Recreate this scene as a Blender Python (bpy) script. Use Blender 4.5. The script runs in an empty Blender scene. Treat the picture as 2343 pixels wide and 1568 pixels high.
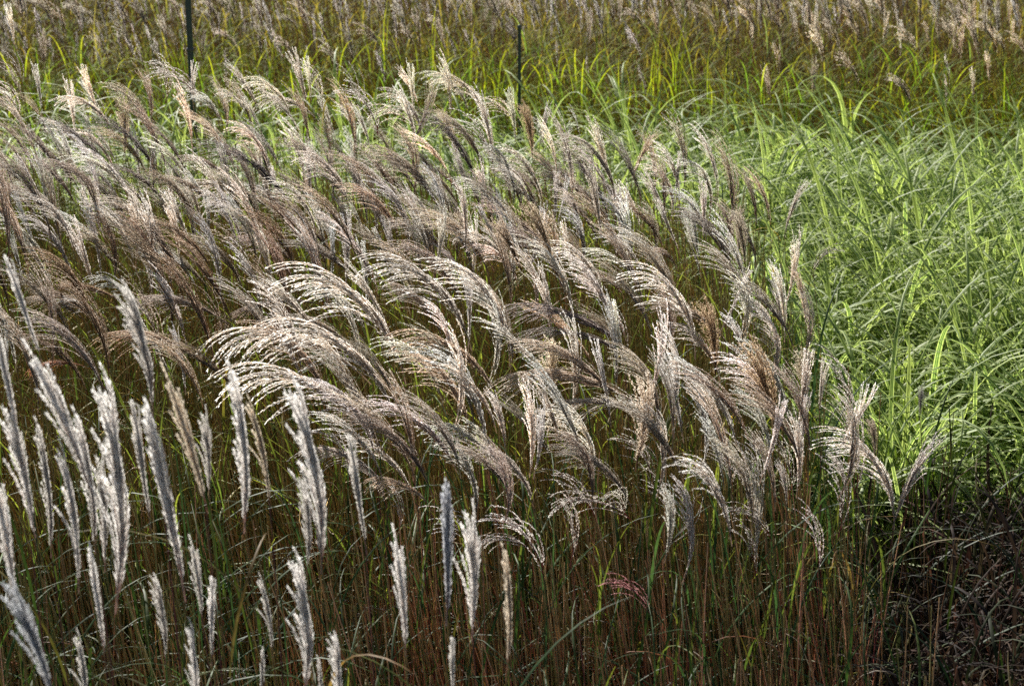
import bpy, math, random
import numpy as np
from mathutils import Vector, Matrix, Euler, Quaternion

random.seed(7)
rng = np.random.default_rng(11)
S = bpy.context.scene
COL = S.collection
R = math.radians

# ---------------------------------------------------------------- camera
CAM_H, PITCH, LENS = 3.6, R(17.2), 70.0
F = LENS / 36.0 * 2342.0            # focal length in pixels of a 2342 px wide picture
cam = bpy.data.cameras.new('camera')
cam.lens = LENS; cam.sensor_width = 36.0
cam.clip_start = 0.1; cam.clip_end = 2000
cam.dof.use_dof = True; cam.dof.focus_distance = 7.0; cam.dof.aperture_fstop = 5.6
camo = bpy.data.objects.new('camera', cam); COL.objects.link(camo)
camo.location = (0, 0, CAM_H); camo.rotation_euler = (math.pi/2 - PITCH, 0, 0)
S.camera = camo

# ---------------------------------------------------------------- world and sun
SUN_ELEV, SUN_AZ = R(33), R(-19)    # azimuth measured from +Y (the viewing direction), negative to the left
w = bpy.data.worlds.new('World'); S.world = w; w.use_nodes = True
nt = w.node_tree; bg = nt.nodes['Background']
sky = nt.nodes.new('ShaderNodeTexSky'); sky.sky_type = 'NISHITA'; sky.sun_disc = False
sky.sun_elevation = SUN_ELEV; sky.sun_rotation = SUN_AZ
nt.links.new(sky.outputs[0], bg.inputs[0]); bg.inputs[1].default_value = 0.05
sl = bpy.data.lights.new('sun', 'SUN'); sl.energy = 5.0; sl.angle = R(0.5); sl.color = (1.0, 0.965, 0.91)
so = bpy.data.objects.new('sun', sl); COL.objects.link(so)
sd = Vector((math.sin(SUN_AZ)*math.cos(SUN_ELEV), math.cos(SUN_AZ)*math.cos(SUN_ELEV), math.sin(SUN_ELEV)))
so.rotation_euler = sd.to_track_quat('Z', 'Y').to_euler(); so.location = sd*30
S.view_settings.view_transform = 'Standard'; S.view_settings.look = 'None'
S.view_settings.exposure = 1.15; S.view_settings.gamma = 1.0
S.render.engine = 'CYCLES'
S.cycles.max_bounces = 7; S.cycles.diffuse_bounces = 4; S.cycles.transmission_bounces = 5; S.cycles.glossy_bounces = 2
S.cycles.use_denoising = False

# ---------------------------------------------------------------- picture -> world
def ray(u, v):
    return Vector(((u-1171)/F, math.cos(PITCH) + (784-v)/F*math.sin(PITCH), -math.sin(PITCH) + (784-v)/F*math.cos(PITCH)))
def at_z(u, v, z):
    d = ray(u, v); t = (z-CAM_H)/d.z
    return Vector((0, 0, CAM_H)) + d*t
def at_y(u, v, y):
    d = ray(u, v); return Vector((0, 0, CAM_H)) + d*(y/d.y)
def depth(p):
    return p.y*math.cos(PITCH) + (CAM_H-p.z)*math.sin(PITCH)

# ---------------------------------------------------------------- materials
def plant_mat(name, rough=0.5, transl=0.45, spec=0.4, stripes=False, noise=0.25, tboost=(1, 1, 1)):
    m = bpy.data.materials.new(name); m.use_nodes = True
    t = m.node_tree; N = t.nodes; L = t.links; N.clear()
    out = N.new('ShaderNodeOutputMaterial'); mix = N.new('ShaderNodeMixShader')
    p = N.new('ShaderNodeBsdfPrincipled'); tr = N.new('ShaderNodeBsdfTranslucent')
    a = N.new('ShaderNodeAttribute'); a.attribute_name = 'col'
    ti = N.new('ShaderNodeAttribute'); ti.attribute_type = 'INSTANCER'; ti.attribute_name = 'tint'
    mu = N.new('ShaderNodeMix'); mu.data_type = 'RGBA'; mu.blend_type = 'MULTIPLY'; mu.inputs[0].default_value = 1
    L.new(a.outputs['Color'], mu.inputs[6]); L.new(ti.outputs['Color'], mu.inputs[7])
    col = mu.outputs[2]
    if stripes:                     # cream margins and fine lengthwise veins, across the leaf
        uv = N.new('ShaderNodeUVMap'); uv.uv_map = 'uv'
        sp = N.new('ShaderNodeSeparateXYZ'); L.new(uv.outputs[0], sp.inputs[0])
        cr = N.new('ShaderNodeValToRGB'); L.new(sp.outputs[0], cr.inputs[0])
        e = cr.color_ramp.elements
        e[0].position = 0.0; e[0].color = (1, 1, 1, 1); e[1].position = 1.0; e[1].color = (1, 1, 1, 1)
        for pos, c in ((.18, 1), (.25, .1), (.42, 0), (.47, .8), (.53, .8), (.58, 0), (.74, .1), (.82, 1)):
            q = e.new(pos); q.color = (c, c, c, 1)
        m2 = N.new('ShaderNodeMix'); m2.data_type = 'RGBA'
        m2.inputs[7].default_value = (0.56, 0.64, 0.23, 1)
        mf = N.new('ShaderNodeMath'); mf.operation = 'MULTIPLY'; L.new(cr.outputs[0], mf.inputs[0])
        mf.inputs[1].default_value = 0.85
        L.new(mf.outputs[0], m2.inputs[0]); L.new(col, m2.inputs[6]); col = m2.outputs[2]
    tc = N.new('ShaderNodeTexCoord'); no = N.new('ShaderNodeTexNoise'); no.inputs['Scale'].default_value = 60
    L.new(tc.outputs['Object'], no.inputs[0])
    mr = N.new('ShaderNodeMapRange'); mr.inputs[1].default_value = .3; mr.inputs[2].default_value = .7
    mr.inputs[3].default_value = 1-noise; mr.inputs[4].default_value = 1+noise; L.new(no.outputs[0], mr.inputs[0])
    m3 = N.new('ShaderNodeVectorMath'); m3.operation = 'SCALE'; L.new(col, m3.inputs[0]); L.new(mr.outputs[0], m3.inputs['Scale'])
    L.new(m3.outputs[0], p.inputs['Base Color'])
    m4 = N.new('ShaderNodeVectorMath'); m4.operation = 'MULTIPLY'; L.new(m3.outputs[0], m4.inputs[0]); m4.inputs[1].default_value = tboost
    L.new(m4.outputs[0], tr.inputs[0])
    p.inputs['Roughness'].default_value = rough; p.inputs['Specular IOR Level'].default_value = spec
    mix.inputs[0].default_value = transl
    L.new(p.outputs[0], mix.inputs[1]); L.new(tr.outputs[0], mix.inputs[2]); L.new(mix.outputs[0], out.inputs[0])
    return m
M_PLUME = plant_mat('plume_hair', 0.5, 0.66, 0.4, noise=0.12)
M_STEM = plant_mat('stem', 0.55, 0.0, 0.22, noise=0.3)
M_LEAF = plant_mat('leaf', 0.52, 0.42, 0.13, noise=0.3, tboost=(1.25, 1.2, .8))
M_VARI = plant_mat('striped_leaf', 0.5, 0.46, 0.14, stripes=True, noise=0.15, tboost=(1.15, 1.2, .85))
M_FAR = plant_mat('far_leaf', 0.6, 0.55, 0.08, noise=0.3, tboost=(1.3, 1.25, .7))
M_DRY = plant_mat('dry_leaf', 0.7, 0.3, 0.12, noise=0.35)

# ---------------------------------------------------------------- mesh collector
class MB:
    def __init__(s): s.v = []; s.f = []; s.c = []; s.uv = []; s.n = 0
    def add(s, v, f, c, uv=None):
        v = np.asarray(v, float); f = np.asarray(f, int)
        c = np.asarray(c, float)
        if c.ndim == 1: c = np.tile(c, (len(v), 1))
        s.v.append(v); s.f.append(f + s.n); s.c.append(c)
        s.uv.append(np.zeros((len(v), 2)) if uv is None else np.asarray(uv, float)); s.n += len(v)
    def arrays(s):
        return np.concatenate(s.v), s.f, np.concatenate(s.c), np.concatenate(s.uv)
def mesh_from(mb, name, mat, extra=None):
    v = np.concatenate(mb.v); c = np.concatenate(mb.c); uv = np.concatenate(mb.uv)
    tri = [f for f in mb.f if f.shape[1] == 3]; quad = [f for f in mb.f if f.shape[1] == 4]
    loops = []; starts = []; tot = []; k = 0
    for grp, n in ((tri, 3), (quad, 4)):
        if grp:
            a = np.concatenate(grp); loops.append(a.ravel())
            starts.append(k + np.arange(len(a))*n); tot.append(np.full(len(a), n)); k += len(a)*n
    loops = np.concatenate(loops); starts = np.concatenate(starts)
    nv = len(v); ex = 0 if extra is None else len(extra['pos'])
    me = bpy.data.meshes.new(name)
    me.vertices.add(nv + ex)
    allv = v if ex == 0 else np.vstack([v, extra['pos']])
    me.vertices.foreach_set('co', allv.astype('f').ravel())
    me.loops.add(len(loops)); me.loops.foreach_set('vertex_index', loops.astype('i'))
    me.polygons.add(len(starts)); me.polygons.foreach_set('loop_start', starts.astype('i'))
    ca = me.attributes.new('col', 'FLOAT_COLOR', 'POINT')
    cc = np.ones((nv+ex, 4), 'f'); cc[:nv, :3] = c; ca.data.foreach_set('color', cc.ravel())
    ul = me.uv_layers.new(name='uv'); ul.data.foreach_set('uv', uv[loops].astype('f').ravel())
    me.update(calc_edges=True)
    me.materials.append(mat)
    me.polygons.foreach_set('use_smooth', np.ones(len(starts), bool))
    return me

def ribbon(mb, P, W, side, c, fold=0.0, seg_uv=True):
    """A leaf: points P, half-widths W, side vectors; fold > 0 gives a V section of three points."""
    P = np.asarray(P); n = len(P); W = np.asarray(W)[:, None]
    T = np.gradient(P, axis=0); T /= np.linalg.norm(T, axis=1)[:, None] + 1e-9
    sd_ = np.asarray(side); sd_ = sd_ if sd_.ndim == 2 else np.tile(sd_, (n, 1))
    sd_ = sd_ - (sd_*T).sum(1)[:, None]*T; sd_ /= np.linalg.norm(sd_, axis=1)[:, None] + 1e-9
    nr = np.cross(sd_, T)
    c = np.asarray(c, float); c = c if c.ndim == 2 else np.tile(c, (n, 1))
    if fold > 0:
        A = P - sd_*W + nr*W*fold; B = P; C_ = P + sd_*W + nr*W*fold
        v = np.stack([A, B, C_], 1).reshape(-1, 3); i = np.arange(n-1)*3
        f = np.concatenate([np.stack([i, i+1, i+4, i+3], 1), np.stack([i+1, i+2, i+5, i+4], 1)])
        uv = np.stack([np.tile([0, .5, 1], n), np.repeat(np.linspace(0, 1, n), 3)], 1)
        mb.add(v, f, np.repeat(c, 3, 0), uv)
    else:
        v = np.stack([P - sd_*W, P + sd_*W], 1).reshape(-1, 3); i = np.arange(n-1)*2
        f = np.stack([i, i+1, i+3, i+2], 1)
        uv = np.stack([np.tile([0, 1], n), np.repeat(np.linspace(0, 1, n), 2)], 1)
        mb.add(v, f, np.repeat(c, 2, 0), uv)

def tube(mb, P, Rd, c, k=3):
    P = np.asarray(P); n = len(P)
    T = np.gradient(P, axis=0); T /= np.linalg.norm(T, axis=1)[:, None] + 1e-9
    ref = np.array([0.3, 1, 0.1]); a = np.cross(T, ref); a /= np.linalg.norm(a, axis=1)[:, None] + 1e-9
    b = np.cross(T, a); ang = np.arange(k)/k*2*math.pi
    Rd = np.broadcast_to(np.asarray(Rd, float), (n,))
    v = (P[:, None, :] + Rd[:, None, None]*(a[:, None, :]*np.cos(ang)[None, :, None] + b[:, None, :]*np.sin(ang)[None, :, None])).reshape(-1, 3)
    i = (np.arange(n-1)*k)[:, None]; j = np.arange(k)[None, :]; j2 = (j+1) % k
    f = np.stack([(i+j).ravel(), (i+j2).ravel(), (i+k+j2).ravel(), (i+k+j).ravel()], 1)
    c = np.asarray(c, float); c = c if c.ndim == 2 else np.tile(c, (n, 1))
    mb.add(v, f, np.repeat(c, k, 0))

def lerp(a, b, t):
    a = np.asarray(a, float); b = np.asarray(b, float); t = np.asarray(t)[:, None]
    return a*(1-t) + b*t

# ---------------------------------------------------------------- plumes
def plume(seed, n=30, L=0.26, axis=0.10, spread=0.16, bend=1.5, droop=0.9, curl=1.0, hair=0.009, hairw=0.0009,
          step=0.0045, per=2, cbase=(.46, .37, .29), ctip=(.80, .72, .62), hbase=(.72, .65, .56), htip=(.95, .94, .91),
          segs=11, thread=0.0008, angle=0.5, wind=(-1, 0.05)):
    """The flower head of a silver grass: many long spikes from a short axis, swept by the wind towards -X.
    The origin is where the spikes start; returns the mesh data and the middle of the tips."""
    g = np.random.default_rng(seed); mb = MB(); tips = []
    wx, wy = wind; ak = 0.22*min(bend, 1.6)
    for r in range(n):
        s0 = (r/n)**0.85*axis
        az = g.uniform(0, 2*math.pi); sp = spread*(0.3+0.9*g.random())
        d = np.array([math.cos(az)*sp - 2*ak*s0/max(axis, 1e-6)*.6, math.sin(az)*sp, 1.0])
        d /= np.linalg.norm(d)
        Lr = L*(0.74+0.36*g.random())*(1-0.22*s0/max(axis, 1e-6))
        p = np.array([-ak*s0*s0/max(axis, 1e-6), 0, s0]) + g.normal(0, 0.0015, 3)
        P = [p.copy()]; ds = Lr/segs
        kb = bend*(0.82+0.36*g.random())*(1.15-.3*s0/max(axis, 1e-6)); kd = droop*(0.8+0.4*g.random())
        wob = g.normal(0, 0.22, 2)
        for i in range(segs):
            t = (i+1)/segs
            acc = np.array([wx*kb, wy*kb + wob[0]*.5, -kd*t*curl]) + np.array([wob[1]*.15, 0, 0])
            d = d + acc*ds/L*0.95*(0.15+1.35*t)
            d /= np.linalg.norm(d); p = p + d*ds; P.append(p.copy())
        P = np.array(P); tips.append(P[-1]); tt = np.linspace(0, 1, segs+1)
        tone = 0.8+0.4*g.random()
        tube(mb, P, thread*(1.5-0.8*tt), lerp(cbase, ctip, tt)*tone, 3)
        m = max(4, int(Lr*0.93/step)); q = np.clip(np.repeat(np.linspace(0.06, .999, m), per) + g.normal(0, .25/m, m*per), .03, .999)*segs
        i0 = np.minimum(q.astype(int), segs-1); fr = (q-i0)[:, None]
        Q = P[i0]*(1-fr) + P[i0+1]*fr; T = P[i0+1]-P[i0]; T /= np.linalg.norm(T, axis=1)[:, None]
        rv = g.normal(size=T.shape); a = np.cross(T, rv); a /= np.linalg.norm(a, axis=1)[:, None]+1e-9
        an = angle*(0.5+0.9*g.random(len(q)))[:, None]
        D = T*np.cos(an)+a*np.sin(an); hl = hair*(0.6+0.8*g.random(len(q)))[:, None]*(1-0.35*(q/segs)[:, None])
        b = np.cross(D, g.normal(size=T.shape)); b /= np.linalg.norm(b, axis=1)[:, None]+1e-9
        hw = hairw*(0.7+0.6*g.random(len(q)))[:, None]
        v = np.stack([Q, Q+D*hl*.45+b*hw, Q+D*hl + T*hl*.15, Q+D*hl*.45-b*hw], 1).reshape(-1, 3)
        k = np.arange(len(q))*4; f = np.stack([k, k+1, k+2, k+3], 1)
        th = (q/segs); c0 = lerp(hbase, htip, th*.7)*tone; c1 = lerp(lerp(hbase, htip, np.full(len(q), .45)), htip, th)*(.9+.1*tone)
        c = np.stack([c0*.8, c0, c1, c0], 1).reshape(-1, 3)
        mb.add(v, f, c)
    if axis > 0.02:
        z = np.linspace(-0.02, axis, 6); tube(mb, np.stack([-ak*z*np.abs(z)/axis, 0*z, z], 1), np.linspace(.0017, .0008, 6), cbase, 4)
    return mb, np.mean(tips, 0)

PL = {}
def reg(kind, k, **kw):
    PL[kind] = []
    for i in range(k):
        mb, tip = plume(100*len(PL)+i+5, **{a: (b(i) if callable(b) else b) for a, b in kw.items()})
        PL[kind].append((mesh_from(mb, 'plume_'+kind, M_PLUME), Vector(tip), mb))
reg('swept', 7, n=lambda i: 17+2*i, bend=lambda i: .6+.3*i, droop=lambda i: .5+.28*i, L=.29, axis=.15, hair=.0085, hairw=.0010, step=.0042, spread=.10, angle=.34)
reg('fine', 7, n=lambda i: 26+2*i, bend=lambda i: .7+.18*i, droop=lambda i: .35+.15*i, L=.33, axis=.15, hair=.0058, hairw=.0008, step=.0055, spread=.11, angle=.3,
    cbase=(.38, .29, .22), ctip=(.68, .59, .49), hbase=(.60, .51, .42), htip=(.90, .85, .77))
reg('dark', 3, n=lambda i: 26, bend=lambda i: 1.1+.3*i, droop=lambda i: .7+.3*i, L=.34, axis=.14, hair=.0055, hairw=.0008, step=.006, spread=.09, angle=.28,
    cbase=(.22, .18, .17), ctip=(.5, .44, .40), hbase=(.44, .39, .36), htip=(.82, .77, .72))
reg('upright', 4, n=22, bend=lambda i: .12+.14*i, droop=lambda i: .1+.14*i, L=.22, axis=.14, hair=.0085, step=.0045, spread=.12)
reg('puff', 3, n=36, bend=lambda i: .3+.2*i, droop=.5, L=.19, axis=.15, hair=.011, hairw=.0008, step=.0045, spread=.22, angle=.8,
    cbase=(.20, .13, .08), ctip=(.45, .34, .22), hbase=(.58, .46, .32), htip=(.82, .73, .58))
reg('sparse', 4, n=lambda i: 5+2*i, bend=lambda i: .9+.4*i, droop=lambda i: .8+.3*i, L=.24, axis=.11, spread=.25, hair=.0075, hairw=.0010, step=.0036, angle=.35,
    cbase=(.22, .08, .07), ctip=(.45, .3, .24))
reg('feather', 8, n=lambda i: 15+2*i, bend=lambda i: .06+.12*i, droop=.08, L=.15, axis=lambda i: .12+.012*i, spread=lambda i: .08+.025*(i % 4), hair=.011, hairw=.0006, step=.0030, per=5, angle=.45, segs=8,
    cbase=(.40, .30, .26), ctip=(.62, .55, .5), hbase=(.62, .57, .52), htip=(.93, .91, .87))
reg('farfeather', 4, n=lambda i: 8+2*i, bend=lambda i: .1+.15*i, droop=.1, L=.15, axis=.14, spread=.06, hair=.012, hairw=.0024, step=.010, segs=5, thread=.0012, angle=.35,
    cbase=(.35, .28, .24), ctip=(.5, .44, .4), hbase=(.55, .50, .46), htip=(.84, .81, .77))
reg('far', 6, n=lambda i: 10+2*i, bend=lambda i: .15+.25*i, droop=lambda i: .1+.12*i, L=.24, axis=.10, spread=.13, hair=.012, hairw=.0016, step=.008, segs=6, thread=.0012, angle=.35,
    cbase=(.25, .18, .12), ctip=(.5, .41, .31), hbase=(.50, .43, .33), htip=(.86, .81, .70))

# ---------------------------------------------------------------- stems and leaves
def stem_points(bow, n=9, wob=0.0):
    z = np.linspace(0, 1, n); return np.stack([-bow*z**2.5 + bow*z + wob*np.sin(z*7), wob*np.cos(z*5)-wob, z], 1)
def stem_mesh(seed, bow, c0, c1, r0=.0026, r1=.0012):
    mb = MB(); P = stem_points(bow, 13); t = np.linspace(0, 1, 13)
    rr = r0+(r1-r0)*t; rr[[3, 6, 9]] *= 1.35
    tube(mb, P, rr, lerp(c0, c1, t), 5)
    return mesh_from(mb, 'stem', M_STEM)
STEMS = [stem_mesh(i, .03+.02*(i % 3), c0, c1) for i, (c0, c1) in enumerate([
    ((.20, .055, .03), (.19, .13, .05)), ((.24, .11, .045), (.16, .12, .04)), ((.15, .12, .035), (.20, .13, .06)),
    ((.25, .05, .045), (.12, .045, .04)), ((.10, .09, .03), (.14, .10, .04)), ((.26, .16, .08), (.22, .14, .07))])]
def blade_curve(g, L, th0, total, az, n=10, p=1.4, twist=0.0):
    """Leaf that leaves its stem at elevation th0 and bends over by 'total' radians towards azimuth az."""
    s = np.linspace(0, 1, n); th = th0 - total*s**p; a = az + twist*s
    d = np.stack([np.cos(th)*np.cos(a), np.cos(th)*np.sin(a), np.sin(th)], 1)*(L/(n-1))
    P = np.vstack([[0, 0, 0], np.cumsum(d, 0)[:-1]]); sd_ = np.stack([-np.sin(a), np.cos(a), 0*a], 1)
    return P, sd_
def wprof(n, w, base=.6):
    s = np.linspace(0, 1, n); return w*np.minimum(1, base+s*2.5)*np.maximum(0.03, (1-s**2.6))
def leaf_mesh(seed, L, w, c0, c1, total, mat, name='leaf', fold=.35, n=11):
    g = np.random.default_rng(seed); mb = MB()
    P, sd_ = blade_curve(g, L, R(80), total, 0, n, 1.3, g.normal(0, .3))
    ribbon(mb, P, wprof(n, w), sd_, lerp(c0, c1, np.linspace(0, 1, n)), fold)
    return mesh_from(mb, name, mat)
GREENS = [((.035, .075, .018), (.06, .10, .02)), ((.05, .09, .02), (.11, .12, .02)), ((.06, .08, .018), (.20, .14, .03)),
          ((.10, .09, .03), (.30, .17, .06)), ((.03, .07, .025), (.05, .09, .03)), ((.14, .08, .03), (.32, .10, .03))]
LEAVES = [leaf_mesh(i, .5+.08*(i % 3), .0045, a, b, R(75+12*(i % 4)), M_LEAF) for i, (a, b) in enumerate(GREENS)]

# ---------------------------------------------------------------- things
def empty(name, loc, label, cat, group=None):
    o = bpy.data.objects.new(name, None); COL.objects.link(o); o.location = loc
    o.empty_display_size = .1
    o['label'] = label; o['category'] = cat; o['kind'] = 'thing'
    if group: o['group'] = group
    return o
def part(name, data, parent, loc=(0, 0, 0), rot=None, scale=(1, 1, 1), tint=(1, 1, 1)):
    o = bpy.data.objects.new(name, data); COL.objects.link(o); o.parent = parent
    o.rotation_mode = 'QUATERNION'
    o.matrix_local = Matrix.LocRotScale(Vector(loc), rot or Quaternion(), Vector(scale))
    o['tint'] = [float(x) for x in tint]
    return o
def rnd_tint(a=.12, h=.05):
    b = 1+random.uniform(-a, a); return (b*(1+random.uniform(-h, h)), b, b*(1+random.uniform(-h, h)))
def stalk(name, node, kind, vi, prot, pscale, label, group, tint=(1, 1, 1), stem=None, nleaf=2, lean=None, cat='grass plume', depth_stem=True, flip=False):
    """One stalk: an Empty at its root; parts stem, plume and its leaves."""
    me, tip, _ = PL[kind][vi]
    if lean is None: lean = (random.uniform(.03, .16), random.uniform(-.06, .06))
    root = Vector((node.x + lean[0], node.y + lean[1], 0))
    e = empty(name, root, label, cat, group)
    v = node - root
    q = Vector((0, 0, 1)).rotation_difference(v.normalized())
    st = STEMS[random.randrange(len(STEMS)) if stem is None else stem]
    part('stem', st, e, (0, 0, 0), q, (1, 1, v.length), rnd_tint(.2))
    part('plume', me, e, v, prot, (pscale if isinstance(pscale, tuple) else (pscale,)*3) if not flip else (-pscale, pscale, pscale), tint)
    for k in range(nleaf):
        f = random.uniform(.35, .8)
        part('leaf', LEAVES[random.choice((0, 0, 1, 1, 2, 4, 4, 3))], e, v*f + Vector((.03*f, 0, 0)), Euler((0, 0, random.uniform(0, 6.28))).to_quaternion(),
             (random.uniform(.7, 1.2),)*3, rnd_tint(.2))
    return e
def chord_fit(node, tip_px, kinds, side=False):
    """Pick the variant whose own lean is nearest to the wanted one, with the turn and size that carry its tips there."""
    d = depth(node); nx, nv = proj(node)
    cx = (tip_px[0]-nx)*d/F; cz = (nv-tip_px[1])*d/F
    L = math.hypot(cx, cz); want = math.atan2(cx, cz); best = None
    for k in kinds:
        for i, (me, tip, _) in enumerate(PL[k]):
            for fl in (1, -1):
                have = math.atan2(tip.x*fl, tip.z); df = (want-have+math.pi) % (2*math.pi)-math.pi
                if best is None or abs(df) < best[0]-1e-4: best = (abs(df), k, i, df, math.hypot(tip.x, tip.z), fl)
    _, k, i, df, l, fl = best
    return k, i, df, L/l, fl
def proj(p):
    d = p - Vector((0, 0, CAM_H)); z = depth(p)
    return 1171 + F*d.x/z, 784 - F*(d.y*math.sin(PITCH) + d.z*math.cos(PITCH))/z

# ================================================================ THE SETTING
def ground_mat():
    m = bpy.data.materials.new('soil'); m.use_nodes = True; t = m.node_tree; N = t.nodes; L = t.links
    p = N['Principled BSDF']; p.inputs['Roughness'].default_value = .95
    tc = N.new('ShaderNodeTexCoord'); n1 = N.new('ShaderNodeTexNoise'); n1.inputs['Scale'].default_value = 9; n1.inputs['Detail'].default_value = 8
    L.new(tc.outputs['Object'], n1.inputs[0]); cr = N.new('ShaderNodeValToRGB'); L.new(n1.outputs[0], cr.inputs[0])
    e = cr.color_ramp.elements; e[0].position = .35; e[0].color = (.018, .013, .009, 1); e[1].position = .7; e[1].color = (.07, .05, .03, 1)
    L.new(cr.outputs[0], p.inputs['Base Color'])
    b = N.new('ShaderNodeBump'); b.inputs['Strength'].default_value = .8; b.inputs['Distance'].default_value = .03
    L.new(n1.outputs[0], b.inputs['Height']); L.new(b.outputs[0], p.inputs['Normal'])
    return m
me = bpy.data.meshes.new('ground')
# finer near the beds, gently uneven, reaching the horizon
xs = [-900, -200, -60] + list(np.arange(-14, 14.1, .7)) + [60, 200, 900]; ys = [-900, -200, -40] + list(np.arange(-4, 40, .7)) + [80, 300, 1500]
gv = [(x, y, (.025*math.sin(x*1.9+y)+.02*math.sin(y*2.3-x*.7)) if abs(x) < 15 and -5 < y < 41 else 0) for y in ys for x in xs]
nx_ = len(xs); gf = [(j*nx_+i, j*nx_+i+1, (j+1)*nx_+i+1, (j+1)*nx_+i) for j in range(len(ys)-1) for i in range(nx_-1)]
me.from_pydata(gv, [], gf); me.materials.append(ground_mat())
go = bpy.data.objects.new('ground', me); COL.objects.link(go); go['kind'] = 'structure'
# ---------------------------------------------------------------- scatter: one stuff object that carries its own variants and places
def scatter(name, protos, mat, pos, rot, scl, idx, tint, label=None):
    mb = MB(); vid = []
    for k, p in enumerate(protos):
        for v, f, c, uv in zip(p.v, p.f, p.c, p.uv):
            mb.v.append(v); mb.c.append(c); mb.uv.append(uv)
        for f in p.f: mb.f.append(f + mb.n)
        mb.n += p.n; vid.append(np.full(p.n, k))
    vid = np.concatenate(vid); nv = len(vid); n = len(pos)
    me = mesh_from(mb, name, mat, {'pos': np.asarray(pos, float)})
    def attr(nm, ty, arr, key):
        a = me.attributes.new(nm, ty, 'POINT'); a.data.foreach_set(key, np.ascontiguousarray(arr).ravel())
    attr('vid', 'INT', np.concatenate([vid, np.full(n, -1)]).astype('i'), 'value')
    attr('pick', 'INT', np.concatenate([np.zeros(nv), idx]).astype('i'), 'value')
    attr('rot', 'FLOAT_VECTOR', np.vstack([np.zeros((nv, 3)), rot]).astype('f'), 'vector')
    attr('scl', 'FLOAT_VECTOR', np.vstack([np.ones((nv, 3)), scl]).astype('f'), 'vector')
    attr('tint', 'FLOAT_VECTOR', np.vstack([np.ones((nv, 3)), tint]).astype('f'), 'vector')
    o = bpy.data.objects.new(name, me); COL.objects.link(o); o['kind'] = 'stuff'
    if label: o['label'] = label
    o['category'] = 'grass'
    g = bpy.data.node_groups.new('scatter_'+name, 'GeometryNodeTree')
    g.interface.new_socket('Geometry', in_out='INPUT', socket_type='NodeSocketGeometry')
    g.interface.new_socket('Geometry', in_out='OUTPUT', socket_type='NodeSocketGeometry')
    N = g.nodes; L = g.links
    gi = N.new('NodeGroupInput'); gout = N.new('NodeGroupOutput')
    def na(nm, dt):
        x = N.new('GeometryNodeInputNamedAttribute'); x.data_type = dt; x.inputs[0].default_value = nm; return x.outputs[0]
    v = na('vid', 'INT')
    cmp = N.new('FunctionNodeCompare'); cmp.data_type = 'INT'; cmp.operation = 'LESS_THAN'
    L.new(v, cmp.inputs['A'] if 'A' in cmp.inputs else cmp.inputs[2]) if False else L.new(v, cmp.inputs[2]); cmp.inputs[3].default_value = 0
    sep = N.new('GeometryNodeSeparateGeometry'); sep.domain = 'POINT'
    L.new(gi.outputs[0], sep.inputs[0]); L.new(cmp.outputs[0], sep.inputs[1])
    m2p = N.new('GeometryNodeMeshToPoints'); L.new(sep.outputs[0], m2p.inputs[0])
    spl = N.new('GeometryNodeSplitToInstances'); spl.domain = 'POINT'
    L.new(sep.outputs[1], spl.inputs[0]); L.new(v, spl.inputs['Group ID'])
    iop = N.new('GeometryNodeInstanceOnPoints')
    L.new(m2p.outputs[0], iop.inputs['Points']); L.new(spl.outputs[0], iop.inputs['Instance'])
    iop.inputs['Pick Instance'].default_value = True; L.new(na('pick', 'INT'), iop.inputs['Instance Index'])
    e2r = N.new('FunctionNodeEulerToRotation'); L.new(na('rot', 'FLOAT_VECTOR'), e2r.inputs[0]); L.new(e2r.outputs[0], iop.inputs['Rotation'])
    L.new(na('scl', 'FLOAT_VECTOR'), iop.inputs['Scale']); L.new(iop.outputs[0], gout.inputs[0])
    md = o.modifiers.new('scatter', 'NODES'); md.node_group = g
    return o
def inside(px, py, poly):
    c = False; j = len(poly)-1
    for i in range(len(poly)):
        xi, yi = poly[i]; xj, yj = poly[j]
        if (yi > py) != (yj > py) and px < (xj-xi)*(py-yi)/(yj-yi)+xi: c = not c
        j = i
    return c
def fill(poly, spacing, jit=.5, g=None):
    g = g or rng; xs_ = [p[0] for p in poly]; ys_ = [p[1] for p in poly]; out = []
    y = min(ys_)
    while y < max(ys_):
        x = min(xs_)
        while x < max(xs_):
            px, py = x+g.uniform(-jit, jit)*spacing, y+g.uniform(-jit, jit)*spacing
            if inside(px, py, poly): out.append((px, py, 0))
            x += spacing
        y += spacing
    return np.array(out)
def gz(u, v, z): p = at_z(u, v, z); return (p.x, p.y)

# bed outlines on the ground, read from the tops of the plants
EDGE = [gz(1330, 300, 1.45), gz(1600, 360, 1.45), gz(1760, 520, 1.45), gz(1840, 720, 1.45), gz(1960, 940, 1.4), gz(2080, 1120, 1.4)]   # right edge of the silver bed
SILVER = [(-4.2, 10.7), (-1.5, 10.9), (0.2, 10.4)] + EDGE + [(1.25, 4.75), (-3.2, 4.35)]
EDGE_V = [p for p in EDGE if p[1] > 7.2]
VARI = [(-5.5, 11.1), (-1.5, 11.2), (0.1, 10.8)] + [(x+.18, y+.02) for x, y in EDGE_V] + [(1.75, 7.3), (3.6, 7.3), (6, 13.0), (2.2, 13.2), (-5.5, 13.1)]
FAR = [(-8, 13.3), (8, 13.3), (13, 28), (-13, 28)]
LOW = [(1.15, 4.6), (1.55, 7.45), (4.0, 7.5), (3.2, 4.2), (1.0, 4.2)]

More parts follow.
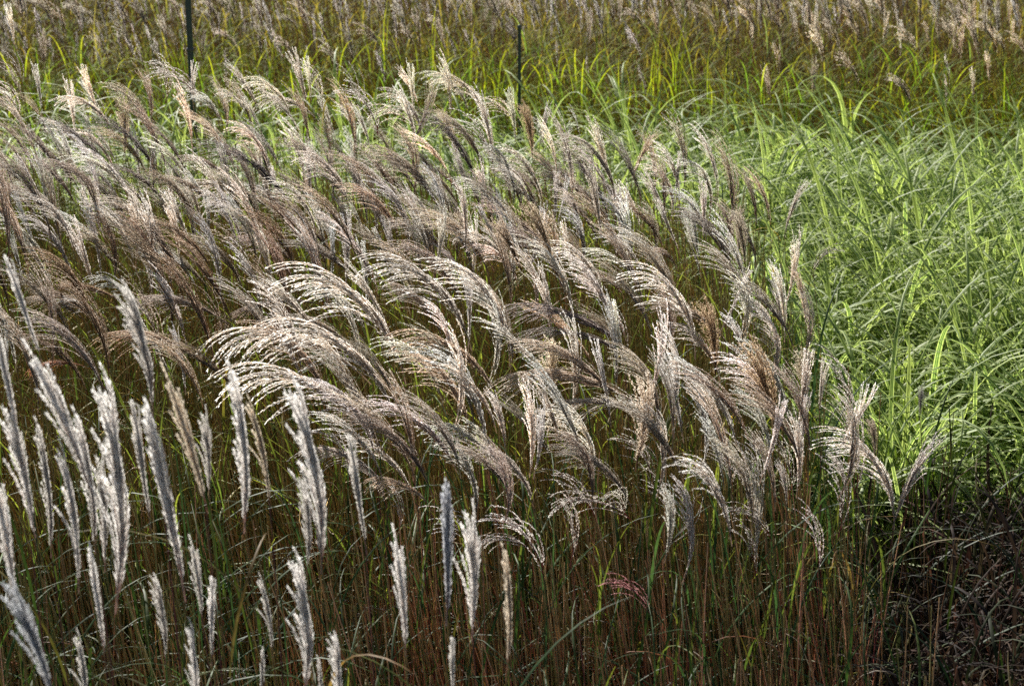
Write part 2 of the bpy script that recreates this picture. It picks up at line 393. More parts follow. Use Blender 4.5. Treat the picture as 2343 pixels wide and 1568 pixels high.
# variegated grass: tufts of arching striped leaves
def vari_tuft(seed, nb=28, h=1.0):
    g = np.random.default_rng(seed); mb = MB()
    for i in range(nb):
        up = g.random() < .1
        az = g.uniform(0, 6.283) if g.random() < .7 else math.pi + g.normal(0, .7)
        L_ = g.uniform(.5, 1.05); z0 = g.uniform(.08, .62)*h; w_ = g.uniform(.0065, .0145)
        P, sd_ = blade_curve(g, L_, R(g.uniform(62, 84)), R(g.uniform(25, 60) if up else g.uniform(85, 170)), az, 11, g.uniform(1.1, 1.9), g.normal(0, .35))
        P = P + np.array([g.normal(0, .06), g.normal(0, .06), z0])
        tone = g.uniform(.75, 1.3); cg = np.array([.045, .105, .020]) if g.random() < .72 else np.array([.10, .14, .022])
        ribbon(mb, P, wprof(11, w_), sd_, cg*tone, .35)
    for i in range(4):
        a = g.normal(0, .05, 2); z = np.linspace(0, .8, 4); tube(mb, np.stack([a[0]+z*.05*g.normal(), a[1]+z*.05*g.normal(), z], 1), .004, (.09, .12, .035), 4)
    return mb
vt = [vari_tuft(i+40) for i in range(9)]
pos = fill(VARI, .19)
pos = pos[rng.random(len(pos)) > np.clip((9.0-pos[:, 1])/2.2, 0, .45)]
n = len(pos); sc = rng.uniform(.85, 1.2, n)
tone = .85+.3*(.5+.5*np.sin(pos[:, 0]*2.1+pos[:, 1]*1.3)) + rng.normal(0, .08, n)
scatter('variegated_grass', vt, M_VARI, pos, np.stack([rng.normal(0, .07, n), rng.normal(-.04, .07, n), rng.uniform(-1.0, 1.0, n)], 1),
        np.stack([sc, sc, sc*rng.uniform(.9, 1.08, n)], 1), rng.integers(0, 9, n), np.stack([tone, tone, tone*rng.uniform(.8, 1.2, n)], 1),
        'mass of green and cream striped grass leaves arching over each other')

# stems and leaves of the silver bed
def stem_clump(seed, ns=11, nl=9, h=1.25, red=.4, lw=.0042, dry=3, gp=(.25, .25, .15, .1, .2, .05), green=0.0):
    g = np.random.default_rng(seed); ms = MB(); ml = MB()
    pal = [(.27, .06, .04), (.30, .13, .05), (.20, .16, .05), (.13, .13, .04), (.30, .21, .10), (.26, .035, .05), (.11, .09, .04)]
    for i in range(ns):
        b = g.normal(0, .07, 2); hh = h*g.uniform(.75, 1.1); z = np.linspace(0, 1, 6); ln = g.normal(0, .07, 2) + [-.05, 0]
        c = np.array(pal[g.choice([0, 1, 5, 0]) if g.random() < red else g.choice([1, 2, 3, 4, 6])]); c2 = np.array(pal[g.choice([2, 3, 4])])
        if g.random() < green: c = np.array([.06, .10, .025]); c2 = np.array([.10, .13, .04])
        tube(ms, np.stack([b[0]+ln[0]*z**1.5*hh, b[1]+ln[1]*z**1.5*hh, z*hh], 1), np.linspace(.0034, .0015, 6), lerp(c, c2, z*g.uniform(.3, 1))*g.uniform(.6, 1.2), 4)
    for i in range(nl):
        a, b = GREENS[g.choice(len(GREENS), p=gp)]
        P, sd_ = blade_curve(g, g.uniform(.3, .7), R(g.uniform(35, 85)), R(g.uniform(30, 130)), g.uniform(0, 6.28), 9, g.uniform(1, 1.8), g.normal(0, .5))
        P = P + np.array([g.normal(0, .06), g.normal(0, .06), g.uniform(.15, .85)*h])
        ribbon(ml, P, wprof(9, lw*g.uniform(.6, 1.3)), sd_, lerp(a, b, np.linspace(0, 1, 9))*g.uniform(.7, 1.4), .3)
    for i in range(dry):                                   # thin curled dead leaves
        s = np.linspace(0, 1, 12); r = g.uniform(.02, .07); k = g.uniform(3, 8); az = g.uniform(0, 6.28)
        P = np.stack([s*.2*math.cos(az)+r*np.cos(k*s), s*.2*math.sin(az)+r*np.sin(k*s)*.4, r*np.sin(k*s)-.1*s], 1)
        P += np.array([g.normal(0, .07), g.normal(0, .07), g.uniform(.2, .9)*h])
        ribbon(ml, P, np.full(12, .0014), np.array([.3, 1, .2]), np.array([.32, .25, .18])*g.uniform(.6, 1.2), 0)
    return ms, ml
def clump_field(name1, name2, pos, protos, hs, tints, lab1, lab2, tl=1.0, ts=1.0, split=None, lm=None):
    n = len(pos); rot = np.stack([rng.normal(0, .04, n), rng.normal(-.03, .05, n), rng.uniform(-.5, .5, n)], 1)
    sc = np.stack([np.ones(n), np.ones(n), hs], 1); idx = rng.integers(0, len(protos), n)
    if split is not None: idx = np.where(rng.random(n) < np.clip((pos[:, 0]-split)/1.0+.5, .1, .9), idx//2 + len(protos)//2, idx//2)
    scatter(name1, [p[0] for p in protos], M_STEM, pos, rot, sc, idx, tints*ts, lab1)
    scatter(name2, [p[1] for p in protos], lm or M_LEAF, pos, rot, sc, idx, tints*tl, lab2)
cl = [stem_clump(i+200, ns=11, nl=7 if i >= 5 else 9, red=.25 if i < 5 else .68, gp=(.34, .24, .06, .04, .30, .02), green=.2 if i < 5 else .05) for i in range(10)]
clb = [stem_clump(i+240, ns=14, nl=7, red=.10, dry=2, gp=(.2, .5, .1, .02, .18, 0)) for i in range(6)]
pos = fill(SILVER, .145)
edge_d = pos[:, 0] - np.interp(pos[:, 1], [p[1] for p in EDGE[::-1]], [p[0] for p in EDGE[::-1]])
keep = rng.random(len(pos)) > np.clip((edge_d+.55)/.8, 0, .75)*(pos[:, 1] < 7)
pos = pos[keep]
fr = pos[pos[:, 1] < 6.2]; bk = pos[pos[:, 1] >= 6.2]
n = len(fr); t = rng.uniform(.75, 1.45, n)
clump_field('silver_grass_stems', 'silver_grass_leaves', fr, cl, rng.uniform(.78, 1.05, n)*np.where(fr[:, 1] < 5.3, .86, 1.0), np.stack([t, t, t], 1),
            'dense thin red, tan and olive stems under the silver plumes', 'narrow green and yellow leaves crossing among the stems', .8, 1.45, -.5)
n = len(bk); t = rng.uniform(.9, 1.5, n)
clump_field('back_grass_stems', 'back_grass_leaves', bk, clb, rng.uniform(.85, 1.12, n), np.stack([t*1.15, t*1.08, t*.95], 1),
            'tan and olive stems standing between the crowded back plumes', 'sparse narrow leaves between the tan stems at the back', 1.5)
pos = fill(LOW, .2); n = len(pos); t = rng.uniform(.35, .7, n)  # low tint puts the corner's shade into the clump colours
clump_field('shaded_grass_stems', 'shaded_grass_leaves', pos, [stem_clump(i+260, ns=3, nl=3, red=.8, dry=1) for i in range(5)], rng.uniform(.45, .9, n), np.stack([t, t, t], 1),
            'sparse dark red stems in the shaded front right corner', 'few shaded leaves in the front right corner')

# far bed: yellow-green foliage with brown stems above
cf = [stem_clump(i+300, ns=12, nl=34, h=1.35, red=.1, lw=.0042, dry=0, gp=(.3, .5, 0, 0, .2, 0)) for i in range(6)]
pos = fill(FAR, .23)
pos = pos[rng.random(len(pos)) > np.where((pos[:, 0] < -.8) & (pos[:, 1] > 14.2) & (pos[:, 1] < 18), .5, .12)]; n = len(pos)
hs = rng.uniform(.82, 1.15, n)
gr = np.stack([3.0+0*hs, 2.6+0*hs, .9+0*hs], 1)*rng.uniform(.8, 1.25, n)[:, None]
br = np.stack([3.1+0*hs, 1.95+0*hs, 2.1+0*hs], 1)*rng.uniform(.7, 1.1, n)[:, None]
amt = np.clip((pos[:, 1]-14.3)/.8 + .35*np.sin(pos[:, 0]*1.1) + rng.normal(0, .15, n), 0, 1)[:, None]
clump_field('far_grass_stems', 'far_grass_leaves', pos, cf, hs, gr*(1-amt)+br*amt,
            'brown stems of the far grass bed', 'yellow green leaves filling the far grass bed', 1.15, .45, None, M_FAR)

# low, dry, red-brown grass in the shade at the front right
def low_tuft(seed):
    g = np.random.default_rng(seed); mb = MB()
    for i in range(26):
        P, sd_ = blade_curve(g, g.uniform(.22, .5), R(g.uniform(62, 88)), R(g.uniform(50, 190)), g.uniform(0, 6.28), 10, g.uniform(1, 1.8), g.normal(0, .6))
        P += np.array([g.normal(0, .07), g.normal(0, .07), g.uniform(.02, .5)])
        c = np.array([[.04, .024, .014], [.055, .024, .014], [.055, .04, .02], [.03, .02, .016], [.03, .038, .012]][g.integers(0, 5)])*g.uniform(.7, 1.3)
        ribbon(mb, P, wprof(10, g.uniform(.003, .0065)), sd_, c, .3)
    return mb
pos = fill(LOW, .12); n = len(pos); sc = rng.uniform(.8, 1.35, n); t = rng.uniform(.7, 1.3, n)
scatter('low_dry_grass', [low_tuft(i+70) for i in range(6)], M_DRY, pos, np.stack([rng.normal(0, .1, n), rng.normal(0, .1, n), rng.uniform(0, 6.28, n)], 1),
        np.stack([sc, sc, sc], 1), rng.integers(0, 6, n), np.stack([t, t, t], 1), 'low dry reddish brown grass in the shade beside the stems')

# ================================================================ THINGS
# --- fence posts among the far grass
def post(u, v_top, y, wpx, label, group='dark fence posts in the far bed'):
    p = at_y(u, 150, y); top = at_y(u, v_top, y); h = top.z; r = wpx/2*depth(p)/F
    e = empty('fence_post', (p.x, p.y, 0), label, 'fence post', group)
    mb = MB(); tube(mb, np.stack([np.zeros(6), np.zeros(6), np.linspace(-.05, h, 6)], 1), r, (.018, .035, .032), 12)
    part('pole', mesh_from(mb, 'pole', M_POST), e)
    mb = MB(); z = np.array([h-.03, h-.03, h, h+.012, h+.016]); rr = np.array([r*.9, r*1.18, r*1.18, r*.8, .0005])
    tube(mb, np.stack([0*z, 0*z, z], 1), rr, (.03, .045, .042), 12); part('cap', mesh_from(mb, 'cap', M_POST), e)
    for zz in (h*.55, h*.78):
        mb = MB(); z = np.array([zz, zz, zz+.02, zz+.02]); tube(mb, np.stack([0*z, 0*z, z], 1), np.array([r, r*1.2, r*1.2, r]), (.05, .05, .05), 10)
        part('collar', mesh_from(mb, 'collar', M_POST), e)
M_POST = plant_mat('painted_steel', .45, 0.0, .5, noise=.2)
post(437, -60, 12.3, 14, 'thick dark green post rising out of the top of the picture behind the silver plumes')
post(1188, 62, 13.2, 8, 'thin dark post half hidden by brown far grass, right of the thick green one')
post(1662, 92, 14.8, 7, 'short dark post deep in the far grass above the striped green leaves')

# --- near white feather plumes: tip, base (in the 2342 px picture), tint, distance, label
W_ = (1.1, 1.1, 1.1); G_ = (.92, .91, .89); T_ = (.95, .86, .72); B_ = (1.2, 1.2, 1.2)
NEAR = [
 (20, 610, 92, 815, W_, 4.2, 'topmost white feather plume at the left edge, leaning left over brown arching plumes'),
 (0, 765, 38, 985, W_, 4.0, 'broad white plume cut by the left edge below the topmost one'),
 (88, 840, 200, 1100, W_, 3.9, 'thickest long white plume near the left edge, tip bent to the left'),
 (22, 958, 80, 1225, W_, 3.9, 'broad forked white plume at the left edge with a red stem below it'),
 (188, 990, 218, 1245, W_, 4.0, 'white plume pressed against the right side of the thickest long plume'),
 (142, 1065, 180, 1335, W_, 3.8, 'ragged white plume in front of the crowded plumes at left'),
 (246, 940, 268, 1370, W_, 3.9, 'very long narrow white plume standing straight at the right of the left crowd'),
 (292, 700, 348, 935, G_, 4.2, 'lone grey white plume with forked tip standing above the other near plumes'),
 (308, 935, 342, 1185, G_, 4.1, 'narrow grey plume just left of a long thick leaning plume'),
 (345, 965, 418, 1340, W_, 3.9, 'long thick furry plume leaning left above a bright red stem'),
 (385, 890, 470, 1150, T_, 4.0, 'cream plume with double tip right of the long furry plume'),
 (466, 960, 478, 1125, G_, 4.1, 'small narrow plume touching the cream double tipped one'),
 (541, 898, 560, 1195, B_, 3.9, 'brightest snow white plume, straight and pointed'),
 (568, 950, 616, 1145, T_, 4.2, 'narrow dull plume leaning left just right of the brightest one'),
 (672, 938, 735, 1285, W_, 3.9, 'long forked white plume in the middle of the near row'),
 (683, 1120, 702, 1300, G_, 4.0, 'short slim plume at the foot of the long forked plume'),
 (795, 1012, 836, 1245, G_, 4.2, 'slim bluish grey plume leaning left below the arching white tips'),
 (1016, 1128, 1022, 1405, (.68, .71, .78), 3.9, 'straight slim plume with a blue grey shaded side, stem dark red'),  # bluish shade of one side painted as a tint over the whole plume
 (898, 1240, 928, 1480, W_, 3.9, 'broad white plume with ragged open tip left of the blue grey one'),
 (1064, 1190, 1080, 1445, W_, 4.0, 'white plume with two thin raised tips right of the blue grey one'),
 (1142, 1288, 1162, 1515, T_, 3.9, 'rightmost near plume, tan and fluffy on a short red stem'),
 (595, 1340, 622, 1485, G_, 4.0, 'small thin plume with two spread tips low in the near row'),
 (680, 1310, 698, 1575, W_, 3.8, 'tall white plume reaching the bottom edge below the long forked plume'),
 (350, 1340, 378, 1505, G_, 4.0, 'small grey plume with open forked tip low at left'),
 (487, 1325, 484, 1505, W_, 3.9, 'short bright plume standing straight low at left'),
 (213, 1265, 238, 1490, B_, 3.7, 'bright forked plume with a bluish lower half low at left'),
 (-2, 1100, 32, 1360, W_, 3.7, 'wide white plume cut by the left edge above the big bent one'),
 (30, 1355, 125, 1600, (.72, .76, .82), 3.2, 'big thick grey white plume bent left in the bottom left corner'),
 (96, 1010, 117, 1255, G_, 4.3, 'slim grey plume behind the forked plume at the left edge'),
 (184, 1470, 194, 1640, G_, 3.7, 'plume tip poking up from the bottom edge beside the corner plume'),
 (430, 1450, 444, 1640, W_, 3.7, 'cream plume rising from the bottom edge below the bright red stem'),
 (757, 1470, 770, 1640, W_, 3.7, 'white plume rising from the bottom edge at centre left'),
 (1030, 1460, 1036, 1600, G_, 3.8, 'tiny grey plume at the bottom edge right of centre left'),
 (602, 1490, 596, 1620, G_, 3.9, 'thin wispy plume at the bottom edge under the two tipped small one'),
 (442, 1250, 462, 1410, G_, 4.1, 'thin wispy plume between the long furry plume and the short bright one'),
 (228, 1062, 240, 1290, G_, 4.2, 'slim plume squeezed beside the very long narrow white plume'),
 (728, 1520, 733, 1640, G_, 3.8, 'small plume tip at the bottom edge left of the white rising plume'),
]
for k, (tu, tv, bu, bv, ti, D, lab) in enumerate(NEAR):
    node = at_y(bu, bv, D)
    kd, i, df, s, fl = chord_fit(node, (tu, tv), ['feather'])
    i = k % 8; _, tip, _m = PL['feather'][i]
    d = depth(node); cx = (tu-bu)*d/F; cz = (bv-tv)*d/F
    df = math.atan2(cx, cz) - math.atan2(tip.x, tip.z); s = math.hypot(cx, cz)/math.hypot(tip.x, tip.z)*.93
    q = Quaternion((0, 1, 0), df*.85+.02)
    s2 = s*(.68+.2*((k*7) % 5)/4); s = (s2, s2, s)
    stalk('near_plume', node, 'feather', i, q, s, lab, 'white feather plumes in the near row', ti, stem=(0, 3, 1)[k % 3], nleaf=1, lean=(random.uniform(.02, .1), random.uniform(-.03, .03)))

# --- arching silver plumes read one by one: node, tips, kinds, tint, node height, label
w1 = (1.12, 1.12, 1.12); n1 = (.95, .93, .9); d1 = (.85, .82, .82); br1 = (.9, .78, .66)
SW = ['swept']; FI = ['fine']; UP = ['upright']; PU = ['puff']; SP = ['sparse']; DK = ['dark']
HERO = [
 (33, 103, 24, 17, UP, (1.35, 1.35, 1.3), 1.75, 'tall lone plume at the top left on a long thin stalk'),
 (51, 192, 27, 118, SP, w1, 1.6, 'small white plume just below the tall lone one at top left'),
 (96, 267, 90, 152, UP, w1, 1.6, 'upright pale plume with one side spike hooked left near the left edge'),
 (442, 240, 449, 148, UP, w1, 1.6, 'small upright white plume in front of the thick green post'),
 (458, 233, 343, 166, SP, w1, 1.6, 'thin arching plume pointing left at the thick green post'),
 (562, 267, 505, 215, SW, w1, 1.6, 'bright rounded arching plume right of the post on the back edge'),
 (593, 254, 530, 150, UP, n1, 1.65, 'open fan of straight spikes on the back edge right of the rounded arch'),
 (727, 276, 592, 246, SW, n1, 1.6, 'wide low arch of pale spikes on the back edge'),
 (864, 309, 778, 200, SP, w1, 1.75, 'lone high plume hooked over to the left above the back edge'),
 (810, 318, 770, 238, SW, w1, 1.55, 'short bright arching plume under the lone high hooked one'),
 (964, 312, 882, 219, SW, n1, 1.6, 'fan plume with pale tips right of the lone high hooked one'),
 (260, 411, 99, 285, DK, d1, 1.5, 'big dark plume streaming left with a dark curved spine'),
 (360, 404, 215, 274, DK, d1, 1.5, 'second big dark streaming plume right of the first'),
 (254, 480, 99, 374, FI, d1, 1.5, 'brown grey plume streaming left under the two big dark ones'),
 (668, 480, 466, 339, DK, d1, 1.5, 'long dark arch streaming left in the middle of the back plumes'),
 (507, 497, 370, 411, FI, n1, 1.5, 'dense brown plume under the long dark arch'),
 (627, 487, 408, 459, SW, n1, 1.45, 'arching plume with pale drooping tips among brown back plumes'),
 (151, 535, 0, 428, FI, d1, 1.5, 'broad dark brown plume running out of the left edge'),
 (782, 446, 644, 326, FI, d1, 1.5, 'broad brown plume streaming left at the middle of the back'),
 (1091, 435, 950, 264, DK, d1, 1.55, 'long dark plume leaning left against pale green leaves'),
 (1128, 374, 1090, 214, UP, w1, 1.65, 'white many tipped plume rising high over the striped leaves'),
 (1128, 380, 1043, 264, SP, w1, 1.6, 'two long spikes drooping left from beside the white many tipped plume'),
 (1218, 360, 1196, 245, PU, br1, 1.6, 'tan rounded puff of a plume before the striped leaves'),
 (1242, 333, 1254, 240, UP, d1, 1.62, 'grey upright plume rising out of the tan puff'),
 (1290, 365, 1302, 298, UP, d1, 1.55, 'small grey plume right of the tan puff'),
 (1389, 500, 1269, 356, DK, d1, 1.5, 'dark swept plume below the small grey one'),
 (1214, 490, 1145, 384, SW, w1, 1.5, 'pale plume leaning left under the tan puff'),
 (1012, 500, 840, 343, FI, n1, 1.5, 'largest brown back plume, a wide sweep of fine spikes'),
 (1444, 418, 1495, 308, UP, br1, 1.55, 'tan plume leaning right before the striped leaves'),
 (1553, 463, 1494, 328, SW, w1, 1.5, 'bright white plume with bent tip right of the tan right leaning one'),
 (1545, 470, 1552, 350, UP, d1, 1.5, 'dark upright plume behind the bright white bent one'),
 (1641, 446, 1585, 296, SW, w1, 1.5, 'bright cream plume leaning left against striped leaves'),
 (1680, 446, 1648, 356, SP, w1, 1.5, 'thin plume with hooked tip right of the bright cream one'),
 (1761, 514, 1708, 391, SW, br1, 1.5, 'rusty tan plume hooked left at the edge of the striped leaves'),
 (1795, 535, 1835, 421, UP, n1, 1.5, 'plume leaning right into the striped leaves'),
 (1689, 600, 1694, 482, PU, d1, 1.45, 'grey fluffy plume below the rusty tan hooked one'),
 (1860, 624, 1922, 566, SP, d1, 1.4, 'small dark plume bending right over striped leaves'),
 (1788, 755, 1755, 631, SW, d1, 1.45, 'dark spined plume with white fringe at the right edge of the bed'),
 (1843, 748, 1812, 617, UP, br1, 1.45, 'slim tan plume beside the dark spined one'),
 (1778, 799, 1689, 682, SW, w1, 1.42, 'wide plume of thick white spikes near the right edge of the bed'),
 (1590, 806, 1440, 628, SW, w1, 1.45, 'large bright plume with many parallel white tips pointing left'),
 (1637, 864, 1607, 695, PU, br1, 1.4, 'tan column shaped plume with drooping crown'),
 (1778, 1001, 1700, 789, PU, br1, 1.35, 'wide fluffy tan plume on the right flank'),
 (1949, 950, 1869, 800, SP, n1, 1.35, 'lone drooping plume hanging over the striped leaves at right'),
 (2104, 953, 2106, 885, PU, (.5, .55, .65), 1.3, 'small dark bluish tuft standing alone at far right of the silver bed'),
 (2045, 1195, 1884, 1004, SW, w1, 1.2, 'rightmost white fan on a bundle of bent stems'),
 (2045, 1195, 2125, 1000, UP, d1, 1.2, 'grey loose plume leaning right out of the bundle of bent stems'),
 (2001, 1045, 1985, 958, PU, d1, 1.3, 'short dull fluffy plume behind the rightmost white fan'),
 (1833, 1046, 1838, 902, UP, d1, 1.35, 'grey upright plume left of the lone drooping one'),
 (1874, 943, 1884, 823, UP, n1, 1.4, 'slim upright plume touching the lone drooping one'),
 (1163, 610, 1053, 545, SW, w1, 1.5, 'white tipped plume bent left in the middle of the picture'),
 (1224, 665, 1180, 562, SW, w1, 1.45, 'small hooked bright plume right of the white tipped middle one'),
 (1382, 696, 1264, 572, SW, w1, 1.45, 'bright curved plume with bare gap below its tips'),
 (1430, 799, 1156, 722, DK, (1.0, .95, .95), 1.45, 'great dark arch with drooping pale tips at the centre'),
 (1428, 812, 1190, 782, DK, n1, 1.43, 'second arch just under the great dark one'),
 (1406, 916, 1178, 790, FI, w1, 1.42, 'plume with one long pale spike under the second arch'),
 (1458, 926, 1142, 890, FI, w1, 1.4, 'long flat plume stretching left in the centre'),
 (1478, 957, 1262, 968, SW, n1, 1.38, 'arching plume drooping left under the long flat one'),
 (1074, 785, 856, 617, SW, (.95, .95, .95), 1.45, 'plume with slate dark spine and pale fringe left of the centre'),
 (1166, 823, 997, 607, SW, w1, 1.45, 'large cream plume right of the slate spined one'),
 (1135, 902, 919, 789, SW, br1, 1.42, 'orange brown plume with curled white tips'),
 (1070, 995, 928, 816, SW, br1, 1.4, 'cream plume rising diagonally below the orange brown one'),
 (923, 857, 668, 645, SW, w1, 1.45, 'long silver plume at the top of the bright cluster, streaming up left'),
 (834, 864, 510, 816, SW, w1, 1.42, 'long silver spikes reaching farthest left of the bright cluster'),
 (871, 1022, 545, 885, SW, w1, 1.4, 'large pinkish white plume with spread tips at the left of the bright cluster'),
 (900, 940, 640, 770, SW, w1, 1.42, 'dense silver plume between the two longest left streaming ones'),
 (720, 693, 498, 770, DK, br1, 1.45, 'brown plume hanging down to the left before the dark stems'),
 (525, 745, 310, 700, FI, d1, 1.42, 'brown arching plume in the dim left middle'),
 (480, 835, 233, 785, FI, br1, 1.4, 'rust brown arch above the lone grey white near plume'),
 (199, 840, 62, 862, FI, (.95, .6, .4), 1.4, 'orange brown drooping plume in the dim left middle'),
 (285, 695, 110, 672, FI, br1, 1.42, 'flat brown plume in the dim left middle'),
 (195, 735, 60, 690, FI, n1, 1.42, 'curved brown plume with pale ends near the left edge'),
 (985, 1160, 852, 1112, SW, br1, 1.35, 'pinkish tan plume low under the bright cluster'),
 (1242, 1315, 1110, 1168, SP, w1, 1.25, 'lowest loose plume with long white spikes at bottom centre'),
 (1207, 1253, 1084, 1253, SP, w1, 1.28, 'flat loose spikes crossing below the lowest loose plume'),
 (1444, 1188, 1259, 1160, SP, n1, 1.3, 'low plume of a few drooping spikes right of bottom centre'),
 (1488, 1407, 1378, 1321, SP, (.7, .36, .38), 1.15, 'young magenta plume low among red stems'),
 (1761, 1229, 1655, 1160, SP, n1, 1.25, 'low loose plume on the right flank over red stems'),
 (1799, 1160, 1778, 1057, UP, d1, 1.28, 'low grey plume right of the low loose one'),
 (1936, 1150, 1884, 1030, SW, d1, 1.25, 'low leaning plume left of the rightmost white fan'),
]
for k, (nu, nv, tu, tv, kinds, ti, z, lab) in enumerate(HERO):
    node = at_z(nu, nv, z)
    if node.y > 10.7: node = at_y(nu, nv, 10.5)
    kd, i, df, s, fl = chord_fit(node, (tu, tv), kinds)
    q = Quaternion((0, 1, 0), df)
    stalk('silver_plume', node, kd, i, q, s*.92, lab, 'arching silver plumes of the middle bed', ti, flip=(fl < 0),
          lean=(random.uniform(.04, .14) if nu < 1960 or nu > 2100 else -.12, random.uniform(-.05, .05)), nleaf=2)

# --- the other plumes of the middle bed
def in_img(u, v, poly): return inside(u, v, poly)
ZB = [(-60, 290), (700, 285), (1280, 370), (1600, 440), (1800, 560), (1700, 640), (900, 640), (-60, 640)]
ZB2 = [(-60, 360), (700, 360), (1280, 430), (1560, 450), (1740, 580), (1700, 640), (900, 640), (-60, 640)]
ZG = [(1000, 1000), (1900, 960), (2010, 1190), (1500, 1240), (1060, 1150)]
ZF = [(640, 700), (1100, 640), (1750, 640), (1860, 760), (1960, 1150), (1500, 1150), (900, 1080), (720, 960)]
ZL = [(-60, 620), (820, 600), (700, 780), (560, 900), (-60, 900)]
ZD = [(760, 1050), (1980, 1120), (1960, 1330), (1300, 1330), (900, 1230)]
def zone(poly, n, seed):
    g = random.Random(seed); us = [p[0] for p in poly]; vs = [p[1] for p in poly]; out = []
    while len(out) < n:
        best = None
        for _ in range(4):
            u, v = g.uniform(min(us), max(us)), g.uniform(min(vs), max(vs))
            if inside(u, v, poly):
                d = min([(u-a)**2+((v-b)*1.6)**2 for a, b in out] or [1e9])
                if best is None or d > best[0]: best = (d, u, v)
        if best: out.append(best[1:])
    return out
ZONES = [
 ('edge', 30, [('sparse', .3), ('swept', .35), ('upright', .35)], (0, 0), (1.25, 1.25, 1.2), .9,  # raised tint stands in for the backlit glow along this edge
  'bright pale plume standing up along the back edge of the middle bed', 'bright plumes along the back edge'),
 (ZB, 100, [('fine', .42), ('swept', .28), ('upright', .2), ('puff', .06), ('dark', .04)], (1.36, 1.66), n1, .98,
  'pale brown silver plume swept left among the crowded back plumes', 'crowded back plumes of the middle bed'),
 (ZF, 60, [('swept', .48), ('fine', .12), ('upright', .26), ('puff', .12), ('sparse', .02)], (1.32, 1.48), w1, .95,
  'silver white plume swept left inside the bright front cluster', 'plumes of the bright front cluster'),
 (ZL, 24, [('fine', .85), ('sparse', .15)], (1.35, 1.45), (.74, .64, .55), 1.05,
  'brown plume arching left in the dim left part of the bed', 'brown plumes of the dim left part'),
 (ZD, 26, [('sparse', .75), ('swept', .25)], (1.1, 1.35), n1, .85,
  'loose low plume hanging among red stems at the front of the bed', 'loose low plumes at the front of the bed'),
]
def pick(g, tab):
    x = g.random(); a = 0
    for k, p in tab:
        a += p
        if x < a: return k
    return tab[-1][0]
g = random.Random(5)
FILLP = []; USED = set()
def short(lab):
    w_ = lab.replace(',', '').split(); out = []
    for i, x in enumerate(w_):
        if x == 'plume' and i > 0: out.append(x); break
        if x in ('on', 'in', 'at', 'under', 'below', 'before', 'just', 'of', 'among', 'right', 'behind') and i > 2: break
        out.append(x)
    return ' '.join(out)
SH = {}
for h in HERO: SH.setdefault(short(h[7]), []).append((h[0], h[1]))
SH = {k: v[0] for k, v in SH.items() if len(v) == 1 and 3 <= len(k.split()) <= 7 and 'plume' in k.split()[1:]+[k.split()[-1]]}
LOOK = {'fine': 'fine brownish', 'swept': 'silvery swept', 'upright': 'pale upright', 'puff': 'fluffy tan', 'dark': 'dark streaming', 'sparse': 'loose few spiked'}
def own_label(u, v, kd):
    """A label of its own, told by the nearest of the plumes named one by one."""
    for nm, (a, b) in sorted(SH.items(), key=lambda t: (t[1][0]-u)**2+(t[1][1]-v)**2)[:5]:
        dx, dy = u-a, v-b; far = math.hypot(dx, dy)
        if far > 260: break
        rel = ('right of' if dx > 0 else 'left of') if abs(dx) > 1.3*abs(dy) else ('below' if dy > 0 else 'above') if abs(dy) > 1.3*abs(dx) else \
            ('below and right of' if dx > 0 else 'below and left of') if dy > 0 else ('above and right of' if dx > 0 else 'above and left of')
        if far < 75: rel = 'close '+rel
        lab = f'{LOOK[kd]} plume {rel} the {nm}'
        if lab not in USED and len(lab.split()) <= 16: USED.add(lab); return lab
    return None
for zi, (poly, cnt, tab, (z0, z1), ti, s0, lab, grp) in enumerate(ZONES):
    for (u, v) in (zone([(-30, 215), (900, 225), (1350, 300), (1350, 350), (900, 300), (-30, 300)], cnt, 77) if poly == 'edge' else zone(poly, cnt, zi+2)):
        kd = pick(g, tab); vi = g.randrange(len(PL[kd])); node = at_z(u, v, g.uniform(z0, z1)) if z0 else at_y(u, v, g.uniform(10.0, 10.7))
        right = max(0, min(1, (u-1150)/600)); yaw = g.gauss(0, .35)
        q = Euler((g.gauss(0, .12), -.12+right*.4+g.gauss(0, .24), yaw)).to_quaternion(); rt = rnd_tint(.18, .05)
        if zi == 1 and v < 420: rt = [x*1.3 for x in rt]  # rearmost rows tinted up: backlight through the plumes put into colour
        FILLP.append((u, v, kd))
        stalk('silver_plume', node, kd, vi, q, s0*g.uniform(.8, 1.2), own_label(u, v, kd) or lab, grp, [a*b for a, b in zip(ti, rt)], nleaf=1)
# beyond three hundred: the rest of the plumes of this kind, as one mass
pts = zone(ZB2, 190, 21) + zone(ZF, 45, 22) + zone(ZL, 20, 23) + zone(ZG, 8, 24)
protos = [x[2] for x in PL['fine']] + [x[2] for x in PL['swept'][:4]] + [x[2] for x in PL['upright']]
pp = []; rot = []; scl = []; idx = []; tn = []
for u, v in pts:
    p = at_z(u, v+g.uniform(10, 50), g.uniform(1.3, 1.5)); pp.append(p[:]); rot.append((g.gauss(0, .12), -.15+g.gauss(0, .2), g.gauss(0, .4)))
    s = g.uniform(.75, 1.1); scl.append((s,)*3); idx.append(g.randrange(len(protos))); tn.append([.95*x for x in rnd_tint(.15)])
scatter('silver_plumes', protos, M_PLUME, pp, np.array(rot), np.array(scl), np.array(idx), np.array(tn), 'the remaining silver plumes crowded deep between the others')

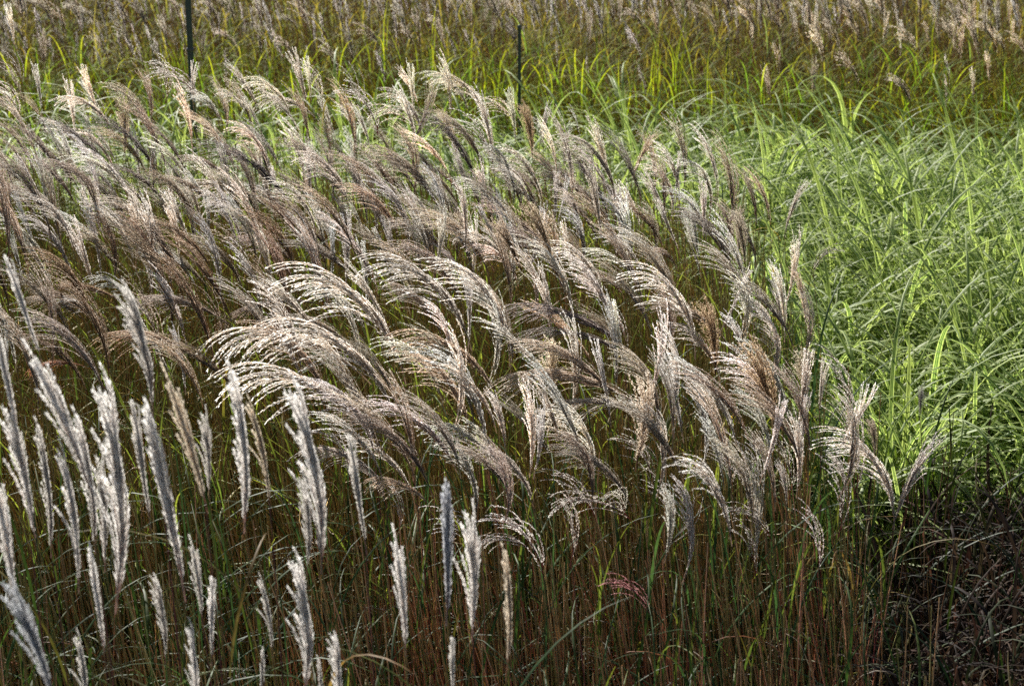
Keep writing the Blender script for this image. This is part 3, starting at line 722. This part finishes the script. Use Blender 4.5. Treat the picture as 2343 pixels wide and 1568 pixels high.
# --- plumes of the far bed
FARC = zone([(-60, -30), (1500, -30), (1500, 110), (-60, 190)], 140, 31) + zone([(1500, -30), (2400, -30), (2400, 165), (1500, 90)], 105, 32) + zone([(-60, 90), (2400, 130), (2400, 260), (-60, 190)], 34, 33)
for u, v in FARC:
    y = 13.4 + max(0, 250-v)/250*3.8*g.uniform(.6, 1.1); p = at_y(u, v, y)
    if p.z > 2.25: p = at_z(u, v, 2.2)
    right = u > 1500; feather = g.random() < (.15 if right else .6)
    ti = [a*b for a, b in zip((1.2, 1.15, 1.07) if right else (1.0, .97, .97), rnd_tint(.25, .03))]
    q = Euler((0, -.06+g.gauss(0, .13), g.gauss(0, .6))).to_quaternion()
    low = v > (150 if right else 130)
    kind = 'farfeather' if feather else 'far'
    where = ('low in front of green foliage' if low else 'above the red brown stems of the far bed') if right else \
        ('left of the thick green post' if u < 437 else 'between the thick and the thin post' if u < 1188 else 'right of the thin dark post')
    fs = g.uniform(.85, 1.3); size = 'larger' if fs > 1.08 else 'small'
    if right: where = where.replace('stems of the far bed', 'far stems'+(' near the right edge' if u > 2100 else '')).replace('green foliage', 'green foliage'+(' near the right edge' if u > 2100 else ''))
    lab = ('slim whitish plume ' if feather else size+' tan fan plume ') + where + ('' if right or not low else ', set low')
    stalk('far_plume', p, kind, g.randrange(len(PL[kind])), q, fs, lab,
          'pale tan plumes of the far right bed' if right else 'grey white and brown plumes of the far left bed', ti, nleaf=0, lean=(g.uniform(-.05, .1), 0))
# beyond three hundred: the smallest plumes deep in the far bed, as one mass
protos = [x[2] for x in PL['far']] + [x[2] for x in PL['farfeather']]
pp = []; rot = []; scl = []; idx = []; tn = []
for u, v in zone([(-60, -40), (2400, -40), (2400, 110), (1500, 80), (-60, 95)], 260, 41):
    p = at_y(u, v, g.uniform(14.6, 18.5)); pp.append(p[:]); rot.append((g.gauss(0, .1), -.06+g.gauss(0, .15), g.gauss(0, .6)))
    k = g.uniform(.9, 1.35); scl.append((k,)*3); idx.append(g.randrange(len(protos))); tn.append(rnd_tint(.25, .04))
scatter('far_plumes', protos, M_PLUME, pp, np.array(rot), np.array(scl), np.array(idx), np.array(tn), 'haze of small dry plumes deep in the far bed')
